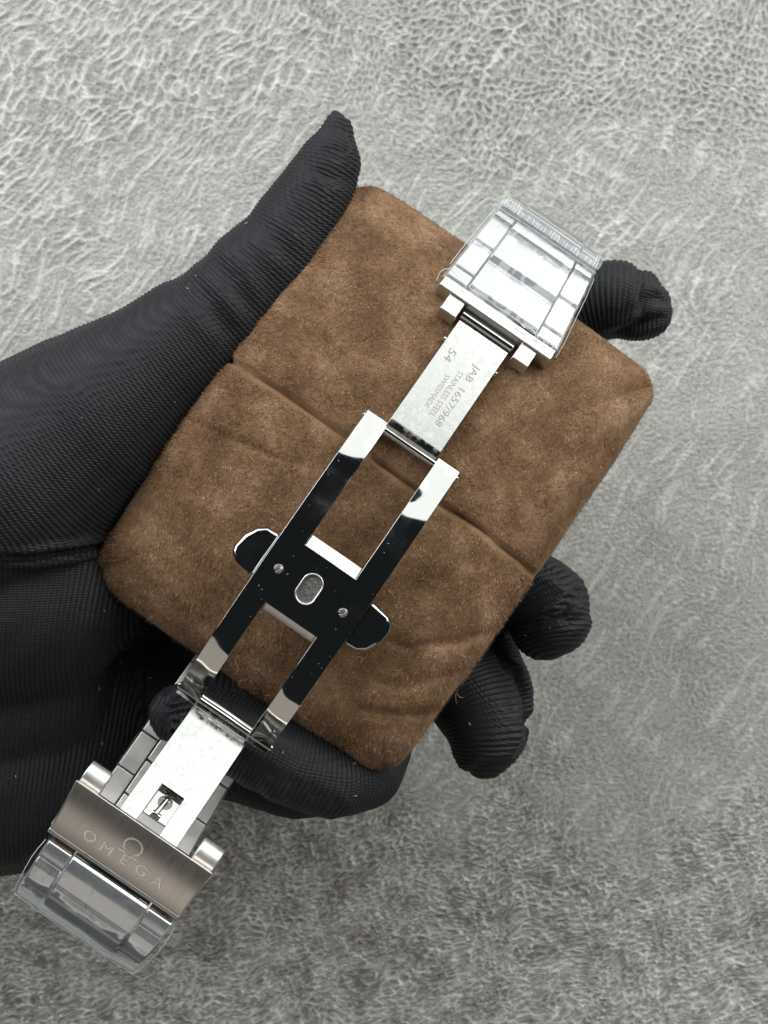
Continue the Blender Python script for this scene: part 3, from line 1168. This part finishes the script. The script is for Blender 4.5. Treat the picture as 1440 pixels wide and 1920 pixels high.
    # specks of dust on the polished face
    dv, df = [], []
    for _ in range(46):
        x, y = random.uniform(-8, 8) + XC, random.uniform(-20, 25)
        if abs(x - XC) < 4.5 and (y > 4.8 or y < -4.8):
            continue
        if math.hypot(x - XC + 0.3, max(abs(y) - 0.8, 0)) < 1.6:
            continue
        a = random.uniform(0, 6.28)
        l_ = random.choice([0.03, 0.04, 0.05, 0.14]) * random.uniform(0.6, 1.2)
        z = hz(x, y) + 0.02
        vv, ff = rod((x - l_ * math.cos(a), y - l_ * math.sin(a), z), (x + l_ * math.cos(a), y + l_ * math.sin(a), z), 0.022, 5)
        b0 = len(dv)
        dv += vv
        df += [[b0 + q for q in f] for f in ff]
    du = link('dust', mesh_np('dust', dv, df), M_LINT, fr_)
    du['kind'] = 'stuff'
    # hinge pins through the arm ends
    for (y, z) in ((25.2, hz(0, 25.2) - 0.7), (-22.9, hz(0, -22.9) - 0.6)):
        V, F = rod((XC - 8.4, y, z), (XC + 8.4, y, z), 0.5, 14)
        solid('hinge_pin', V, F, M_POLISH, BR, 0.1)


build_folding_frame()

# upper leaf
LZ0, LZ1 = -1.6, -5.9


def uz(x, y):
    if y < 26.7:
        a = (26.7 - y) / 1.4
        return LZ0 - 0.177 - 0.6 * max(a, 0) ** 2.0
    z = LZ0 + (LZ1 - LZ0) * (y - 26.0) / (43.0 - 26.0)
    if y > 43.0:
        z = LZ1 - 0.33 * (y - 43.0)
    return z


def conform_text(name, body, start, size, direction, zf, mat, parent, squeeze=1.0, space=1.0, lift=0.012, offset=0.0, length=None):
    V, F = text_mesh(body, size, squeeze, space, offset)
    if length:
        V[:, 0] *= length / max(V[:, 0].max(), 1e-6)
    out = []
    for v in V:
        if direction == 'down':
            x, y = start[0] + v[1], start[1] - v[0]
        else:
            x, y = start[0] + v[0], start[1] + v[1]
        out.append((x, y, zf(x, y) + lift))
    me = mesh_np(name, out, F, False)
    return link(name, me, mat, parent)


def build_upper_leaf():
    ys = np.concatenate([np.linspace(25.3, 26.7, 8), np.linspace(27.2, 42.6, 17), np.linspace(43.0, 45.6, 5)])
    V, F = mask_slab(np.linspace(-4.25, 4.55, 9), ys, uz, 0.95, lambda x, y: True)
    leaf = solid('upper_leaf', V, F, M_LEAF, BR, 0.1)
    V, F = rod((-4.25, 25.3, LZ0 - 1.5), (4.55, 25.3, LZ0 - 1.5), 0.85, 24)
    solid('hinge_barrel', V, F, M_POLISH, leaf, 0.08)
    V, F = rod((-4.4, 46.1, -6.7), (4.7, 46.1, -6.7), 0.78, 24)
    solid('hinge_barrel', V, F, M_LINK, leaf, 0.08)
    for x in (-4.45, 4.75):
        V, F = rod((x - 0.18, 41.5, -6.0), (x + 0.18, 41.5, -6.0), 0.45, 12)
        solid('rivet', V, F, M_POLISH, leaf, 0.06)

    def S(px, py):
        v = LOC(px, py, -4)
        return v[0], v[1]

    def line(body, p0, p1, size, mat=M_ENGRAVE, offset=0.0):
        a, b = S(*p0), S(*p1)
        o = conform_text('engraving', body, (a[0] - size * 0.36, a[1]), size, 'down', uz, mat, leaf, length=a[1] - b[1], offset=offset)
    line('54', (853, 653), (843, 679), 1.75)
    line('JAB  1657/968', (897, 686), (832, 808), 1.55)
    line('STAINLESS STEEL', (866, 696), (811, 784), 1.30)
    line('SWISSMADE', (841, 703), (799, 765), 1.12)
    line('OMC', (771, 766), (762, 782), 0.9, M_ETCH)


build_upper_leaf()


# upper end of the bracelet: hinge block and two rows of film-wrapped links
def tube_line(pts, r, mapf, wob=0.0, seed=0.0, n=6, per=8):
    """thin bead following a polyline"""
    pts = np.array(pts, float)
    t = np.linspace(0, len(pts) - 1, (len(pts) - 1) * per + 1)
    c = np.stack([np.interp(t, range(len(pts)), pts[:, i]) for i in range(3)], -1)
    for _ in range(3):
        c[1:-1] = 0.5 * c[1:-1] + 0.25 * (c[:-2] + c[2:])
    if wob:
        c += np.array([[noise.noise(Vector((i * .35, seed + k, 1.0))) * wob for k in range(3)] for i in range(len(c))])
    c = np.array([mapf(p) for p in c])
    V, F = [], []
    for i in range(len(c)):
        d = c[min(i + 1, len(c) - 1)] - c[max(i - 1, 0)]
        d /= np.linalg.norm(d) + 1e-9
        a = np.cross(d, [0.3, 0.2, 1.0])
        a /= np.linalg.norm(a)
        b = np.cross(d, a)
        for k in range(n):
            w = 2 * math.pi * k / n
            V.append(c[i] + r * (math.cos(w) * a + math.sin(w) * b))
        if i:
            for k in range(n):
                k2 = (k + 1) % n
                F.append([(i - 1) * n + k, (i - 1) * n + k2, i * n + k2, i * n + k])
    return V, F


def build_upper_links():
    fr = frame((0.3, 47.6, -5.0), 22)
    # hinge block: front wall and ledge
    V, F = box(-10.0, 10.0, 0, 2.0, -4.2, 0, fr)
    blk = solid('end_link', V, F, M_SATIN, BR, 0.25)
    for x0, x1 in ((-7.9, -5.1), (5.0, 7.8)):
        V, F = box(x0, x1, -2.9, 0.3, -3.2, -0.5, fr)
        solid('hinge_lug', V, F, M_SATIN, BR, 0.22)

    def bend(p):
        # the strip curls down over the end of the pillow
        x, y, z = p
        R = 15.0
        y0 = 12.2
        if y <= y0:
            return fr((x * (1 - 0.0075 * y) - 0.035 * y, y, z))
        a = (y - y0) / R
        return fr((x * (1 - 0.0075 * y) - 0.035 * y, y0 + (R + z) * math.sin(a), (R + z) * math.cos(a) - R))
    for j, (y0, y1) in enumerate(((2.1, 8.3), (8.5, 14.7), (14.9, 21.0), (21.2, 27.2))):
        V, F = crowned(-6.2, 6.2, y0 + 0.05, y1 - 0.05, -3.4, 0.8, 0.30, bend, xcrown=0.05)
        solid('centre_link', V, F, M_CENTRE, BR, 0.16)
    for sx in (-1, 1):
        for y0, y1 in ((2.1, 4.1), (4.3, 9.9), (10.1, 15.8), (16.0, 21.6), (21.8, 27.2)):
            x0, x1 = sorted((sx * 6.45, sx * 10.0))
            V, F = crowned(x0, x1, y0, y1, -3.6, 0.3, 0.18 if y1 - y0 > 3 else 0.05, bend)
            solid('side_link', V, F, M_LINK, BR, 0.16)
    # clear protective film, slightly loose and torn at its ends
    nx, ny = 60, 70
    xs = np.linspace(-1, 1, nx)
    ys = np.linspace(1.1, 22.0, ny)
    V = []
    for i, a in enumerate(xs):
        for j, y in enumerate(ys):
            w = 11.0 + 0.25 * noise.noise(Vector((y * .4, a, 2.0)))
            x = a * w
            z = 1.0 - 0.28 * abs(math.sin((y - 2.1) / 6.3 * math.pi)) * 0 + 0.16 * noise.noise(Vector((x * .35, y * .35, 1.2))) + 0.05 * noise.noise(Vector((x * 1.2, y * 1.2, 5)))
            if abs(x) > 6.4:
                z -= 0.35
            edge = max(abs(x) - 10.3, 0)
            z -= edge * 3.6
            if edge > 0:
                x = math.copysign(10.3 + edge * 0.3, x)
            yy = y
            if j == 0:
                yy = y + 0.5 * noise.noise(Vector((x * .6, 3, 3))) + (0.9 if x > 3 else 0)
            V.append(bend((x, yy, z)))
    F = []
    for i in range(nx - 1):
        for j in range(ny - 1):
            a = i * ny + j
            F.append([a, a + ny, a + ny + 1, a + 1])
    link('protective_film', mesh_np('protective_film', V, F), M_FILM, BR)['label'] = 'clear crinkled film over the upper links'
    for q_, pts in enumerate((
            [(-10.7, 0.7, -0.8), (-11.0, 2.0, 0.1), (-9.8, 3.3, 0.8), (-8.0, 2.8, 0.85), (-6.8, 2.2, 0.9), (-6.4, 1.4, 0.7)],
            [(10.6, 1.2, -0.5), (10.75, 4, -0.2), (10.7, 8, -0.1), (10.7, 12, -0.2), (10.6, 17, -0.2)],
            [(-10.6, 4, -0.2), (-10.7, 8, 0.0), (-10.7, 12, -0.1), (-10.6, 17, 0.0)],
            [(-6.2, 1.9, 0.95), (-2, 1.75, 1.0), (2, 1.8, 1.0), (4.5, 1.5, 1.0), (5.6, 2.4, 1.05), (6.6, 1.7, 0.9), (6.7, 0.9, 0.4)],
            [(-10.4, 16.6, 0.9), (-4, 16.9, 1.0), (3, 16.7, 1.05), (10.3, 16.8, 0.9)])):
        V, F = tube_line(pts, 0.055, bend, 0.09, q_ * 3.1)
        link('film_edge', mesh_np('film_edge', V, F), M_RIM, BR)
    # torn film edge standing up along the fold
    V, F = [], []
    k = 0
    for x in np.linspace(-10.5, 10.5, 110):
        hgt = 0.25 + 0.55 * abs(noise.noise(Vector((x * 1.7, 0, 9)))) + (0.8 if (x > 9 or x < -6.5) and k % 3 == 0 else 0)
        p = bend((x, 17.6, 1.0))
        q_ = bend((x + random.uniform(-.15, .15), 18.2 + hgt * 0.9, 1.0 + hgt))
        V += [p, q_]
        if k:
            b0 = 2 * k
            F.append([b0 - 2, b0, b0 + 1, b0 - 1])
        k += 1
    link('film_edge', mesh_np('film_edge', V, F), M_FILM, BR)


build_upper_links()

# lower leaf: rises from the frame's lower hinge to the clasp cover
LA = np.array([-22.6, -4.9])     # (s, z)
LB = np.array([-38.6, 8.9])


def lz(x, y):
    f = (y - LA[0]) / (LB[0] - LA[0])
    z = LA[1] + (LB[1] - LA[1]) * f
    if y > -25.4:
        z -= ((y + 25.4) / 2.4) ** 2 * 0.75
    return z


def build_lower_leaf():
    xs = np.array([-4.4, -3.6, -2.6, -1.6, -1.2, 0.0, 1.2, 2.2, 2.6, 3.0, 4.2, 5.1]) + 0.1
    ys = np.concatenate([np.linspace(-39.6, -34.0, 12), np.linspace(-33.6, -25.6, 14), np.linspace(-25.2, -22.9, 8)])

    def keep(x, y):
        return not (-1.5 < x < 2.3 and y < -33.9)
    V, F = mask_slab(xs, ys, lz, 1.1, keep)
    leaf = solid('lower_leaf', V, F, M_LEAF, BR, 0.1)
    V, F = rod((-4.3, -22.7, -5.3), (4.8, -22.7, -5.3), 0.8, 24)
    solid('hinge_barrel', V, F, M_POLISH, leaf, 0.08)
    # tongue with round hole and catch pin in the notch
    f0 = frame((0.5, -34.0, lz(0, -34.0) - 1.7), 0)
    al = math.atan2(LB[1] - LA[1], -(LB[0] - LA[0]))

    def tf(p):
        x, y, z = p     # y measured down the slope towards the cover
        return np.array([0.5 + x, -33.2 - y * math.cos(al) - z * -math.sin(al), lz(0, -33.2) - 1.6 + y * math.sin(al) + z * math.cos(al)])
    xs = np.linspace(-1.9, 1.9, 20)
    ys = np.linspace(-0.6, 6.5, 36)

    def sd(x, y):
        return math.hypot(x + 0.1, y - 3.6) - 1.05
    V, F = mask_slab(xs, ys, lambda x, y: 0.0, 0.5, lambda x, y: sd(x, y) > 0, tf,
                     lambda x, y, inn: (x, y) if (inn or abs(sd(x, y)) > 0.25) else ((x + 0.1) * 1.05 / (sd(x, y) + 1.05) - 0.1, 3.6 + (y - 3.6) * 1.05 / (sd(x, y) + 1.05)))
    solid('tongue', V, F, M_POLISH, leaf, 0.05)
    V, F = rod(tf((-0.1, 3.4, 0.6)), tf((-0.3, 6.4, 0.9)), 0.40, 16)
    pin = solid('catch_pin', V, F, M_POLISH, leaf, 0.15)
    V, F = rod(tf((-0.1, 3.5, -0.3)), tf((-0.1, 3.3, 0.75)), 0.45, 16, 0.6)
    solid('catch_pin', V, F, M_POLISH, leaf, 0.1)
    V, F = rod(tf((-0.9, 6.2, 0.5)), tf((0.6, 6.2, 0.5)), 0.5, 16)
    solid('pin_foot', V, F, M_POLISH, leaf, 0.15)


build_lower_leaf()


# clasp cover
def cz(x, y):
    f = (y + 38.7) / -8.6                 # 0 at the upper edge, 1 at the lower
    return 11.3 - 4.5 * f - 1.5 * (f - f * f) * 2.0


def build_cover():
    xs = np.linspace(-11.3, 11.4, 24)
    ys = np.linspace(-47.5, -38.6, 22)
    V, F = mask_slab(xs, ys, cz, 1.2, lambda x, y: True)
    V = [np.array([v[0] * (1 - 0.004 * (-39 - v[1])), v[1], v[2]]) for v in V]
    cov = solid('clasp_cover', V, F, M_BRUSH, BR, 0.28, 3)
    # side cheeks
    for sx in (-1, 1):
        x0, x1 = sorted((0.05 + sx * 9.9, 0.05 + sx * 11.2))
        V, F = box(x0, x1, -47.4, -39.8, 2.2, 6.0)
        solid('cheek', V, F, M_SATIN, cov, 0.3)
    # knuckles
    for sx in (-1, 1):
        xa, xb = sorted((0.05 + sx * 7.7, 0.05 + sx * 11.0))
        V, F = rod((xa, -37.4, 9.2), (xb, -37.4, 9.2), 1.75, 28)
        solid('knuckle', V, F, M_PALE, BR, 0.2)
        V, F = box(xa, xb, -39.4, -37.2, 7.3, 9.8)
        solid('knuckle_base', V, F, M_SATIN, BR, 0.1)
    # rolled lip below the cover
    V, F = rod((-10.9, -47.8, 6.1), (11.0, -47.8, 6.1), 0.45, 16)
    solid('lip', V, F, M_SATIN, cov, 0.1)

    def S(px, py, z=8.2):
        v = LOC(px, py, z)
        return v[0], v[1]
    # engraved maker's name and omega sign
    cs = [('O', 167, 1570), ('M', 198, 1594), ('E', 233, 1614), ('G', 263, 1633), ('A', 294, 1656)]
    for ch, px, py in cs:
        x, y = S(px, py)
        Vt, Ft = text_mesh(ch, 2.35, 1.12, 1.0, 0.0)
        w = Vt[:, 0].max() + Vt[:, 0].min()
        hh = Vt[:, 1].max()
        out = [(x + v[0] - w / 2, y + v[1] - hh / 2, cz(0, y + v[1] - hh / 2) + 0.06) for v in Vt]
        link('engraving', mesh_np('engraving', out, Ft, False), M_ETCH, cov)
    x, y = S(250, 1588)
    V, F = [], []
    th = np.linspace(math.radians(-58), math.radians(238), 40)
    for t in th:
        for r in (1.22, 1.5):
            px_, py_ = x + r * math.cos(t), y + 0.1 + r * 0.95 * math.sin(t)
            V.append((px_, py_, cz(0, py_) + 0.06))
    for i in range(len(th) - 1):
        F.append([2 * i, 2 * i + 1, 2 * i + 3, 2 * i + 2])
    for sx in (-1, 1):
        b0 = len(V)
        for (a, b) in ((0.5, -1.22), (1.6, -1.22), (1.6, -1.5), (0.5, -1.5)):
            V.append((x + sx * a, y + b, cz(0, y + b) + 0.06))
        F.append([b0, b0 + 1, b0 + 2, b0 + 3] if sx < 0 else [b0 + 3, b0 + 2, b0 + 1, b0])
    link('engraving', mesh_np('engraving', V, F, False), M_ETCH, cov)


build_cover()


# film-wrapped links below the cover, curling under, and the strap running back beneath the pillow
PATH = [(-48.6, 5.6), (-51.5, 5.2), (-55.2, 4.0), (-58.6, 1.4), (-60.6, -2.8), (-61.2, -8.0), (-60.0, -13.5), (-56.6, -18.6), (-51.0, -22.0), (-45.5, -23.6), (-39.0, -24.2), (-32.0, -25.2), (-25.0, -27.2), (-18.0, -30.0), (-10, -32.0)]
_p = np.array(PATH)
_sl = np.concatenate([[0], np.cumsum(np.linalg.norm(np.diff(_p, axis=0), axis=1))])


def path_at(l):
    f = lambda q: np.array([np.interp(q, _sl, _p[:, 0]), np.interp(q, _sl, _p[:, 1])])
    c = (f(l - 1.2) + f(l) + f(l + 1.2)) / 3 if 1.2 < l < _sl[-1] - 1.2 else f(l)
    d = f(min(l + 1.0, _sl[-1])) - f(max(l - 1.0, 0))
    d /= np.linalg.norm(d)
    return c, d


def pathmap(xc):
    def g(p):
        x, y, z = p
        c, d = path_at(y)
        # outward normal of the loop
        n = np.array([d[1], -d[0]])
        if y < 12:
            n = n
        return np.array([x + xc, c[0] - n[0] * z * -1, c[1] - n[1] * z * -1])
    return g


def build_lower_links():
    c, d = path_at(1.0)
    n0 = np.array([d[1], -d[0]])
    sgn = 1.0 if n0[1] > 0 else -1.0

    def gm(p):
        x, y, z = p
        c, d = path_at(y)
        n = np.array([d[1], -d[0]]) * sgn
        k = min(max((y - 4) / 50, 0), 1)
        return np.array([x * (1 - 0.20 * k) + 0.4 - 1.6 * k, c[0] + n[0] * z, c[1] + n[1] * z])
    tot = _sl[-1]
    y = 0.3
    row = 0
    while y < tot - 1:
        y1 = min(y + 6.4, tot)
        under = y > 26
        cz_ = 0.75 if not under else 0.5
        V, F = crowned(-6.3, 6.3, y, y1 - 0.25, -2.6, cz_, 0.85 if not under else 0.6, gm, n=14)
        solid('centre_link', V, F, M_CENTRE if not under else M_PALE, BR, 0.18)
        ys0 = y - 3.2 if row else y
        for sx in (-1, 1):
            x0, x1 = sorted((sx * 6.55, sx * 10.4))
            V, F = crowned(x0, x1, max(ys0, 0.3) + 0.12, y1 - 3.2 - 0.12 if y1 - 3.2 - ys0 > 1 else y1, -2.8, cz_ - 0.25, 0.6, gm, n=10)
            solid('side_link', V, F, M_LINK if not under else M_PALE, BR, 0.18)
        # underside hinge tubes seen between the rows of the returning strap
        y += 6.4
        row += 1
    # film: loose, folded, with a ragged hanging end
    nx, ny = 64, 60

    def film(name, l0, l1, zoff, loose, seed, lab, half=11.2):
        V, F = [], []
        for i in range(nx):
            a = -1 + 2 * i / (nx - 1)
            for j in range(ny):
                l = l0 + (l1 - l0) * j / (ny - 1)
                x = a * (half + 0.4 * noise.noise(Vector((l * .35, seed, a * 2))))
                z = zoff + loose * noise.noise(Vector((x * .22, l * .22, seed))) + loose * 0.3 * abs(noise.noise(Vector((x * .6, l * .6, seed + 4))))
                if abs(x) > 6.4:
                    z -= 0.25
                e = max(abs(x) - 10.5, 0)
                z -= e * 4.0
                if e > 0:
                    x = math.copysign(10.5 + 0.35 * e, x)
                V.append(gm((x, l, z)))
        for i in range(nx - 1):
            for j in range(ny - 1):
                a = i * ny + j
                F.append([a, a + ny, a + ny + 1, a + 1])
        link(name, mesh_np(name, V, F), M_FILM, BR)['label'] = lab
    film('protective_film', 0.4, 22.0, 1.0, 0.2, 3.0, 'clear crinkled film over the links below the cover')
    film('protective_film', 34.0, 62.0, 0.95, 0.6, 8.0, 'clear crinkled film on the strap beneath the leaf')
    for q_, pts in enumerate((
            [(-10.9, 0.8, 0.2), (-11.2, 4, 0.3), (-11.0, 8, 0.5), (-10.9, 13, 0.6)],
            [(11.0, 0.8, 0.2), (11.2, 4, 0.4), (11.1, 8, 0.3), (10.9, 13, 0.6)],
            [(-10.8, 13.2, 0.9), (-4, 13.0, 1.2), (3, 13.4, 1.1), (10.8, 13.1, 0.9)])):
        V, F = tube_line(pts, 0.05, gm, 0.12, 20 + q_ * 3.1)
        link('film_edge', mesh_np('film_edge', V, F), M_RIM, BR)
    # spring bar at the watch end of the strap
    V, F = rod((-14.0, -20.0, -27.0), (-7.0, -20.0, -27.0), 1.3, 20)
    solid('spring_bar', V, F, M_LINK, BR, 0.1)


build_lower_links()
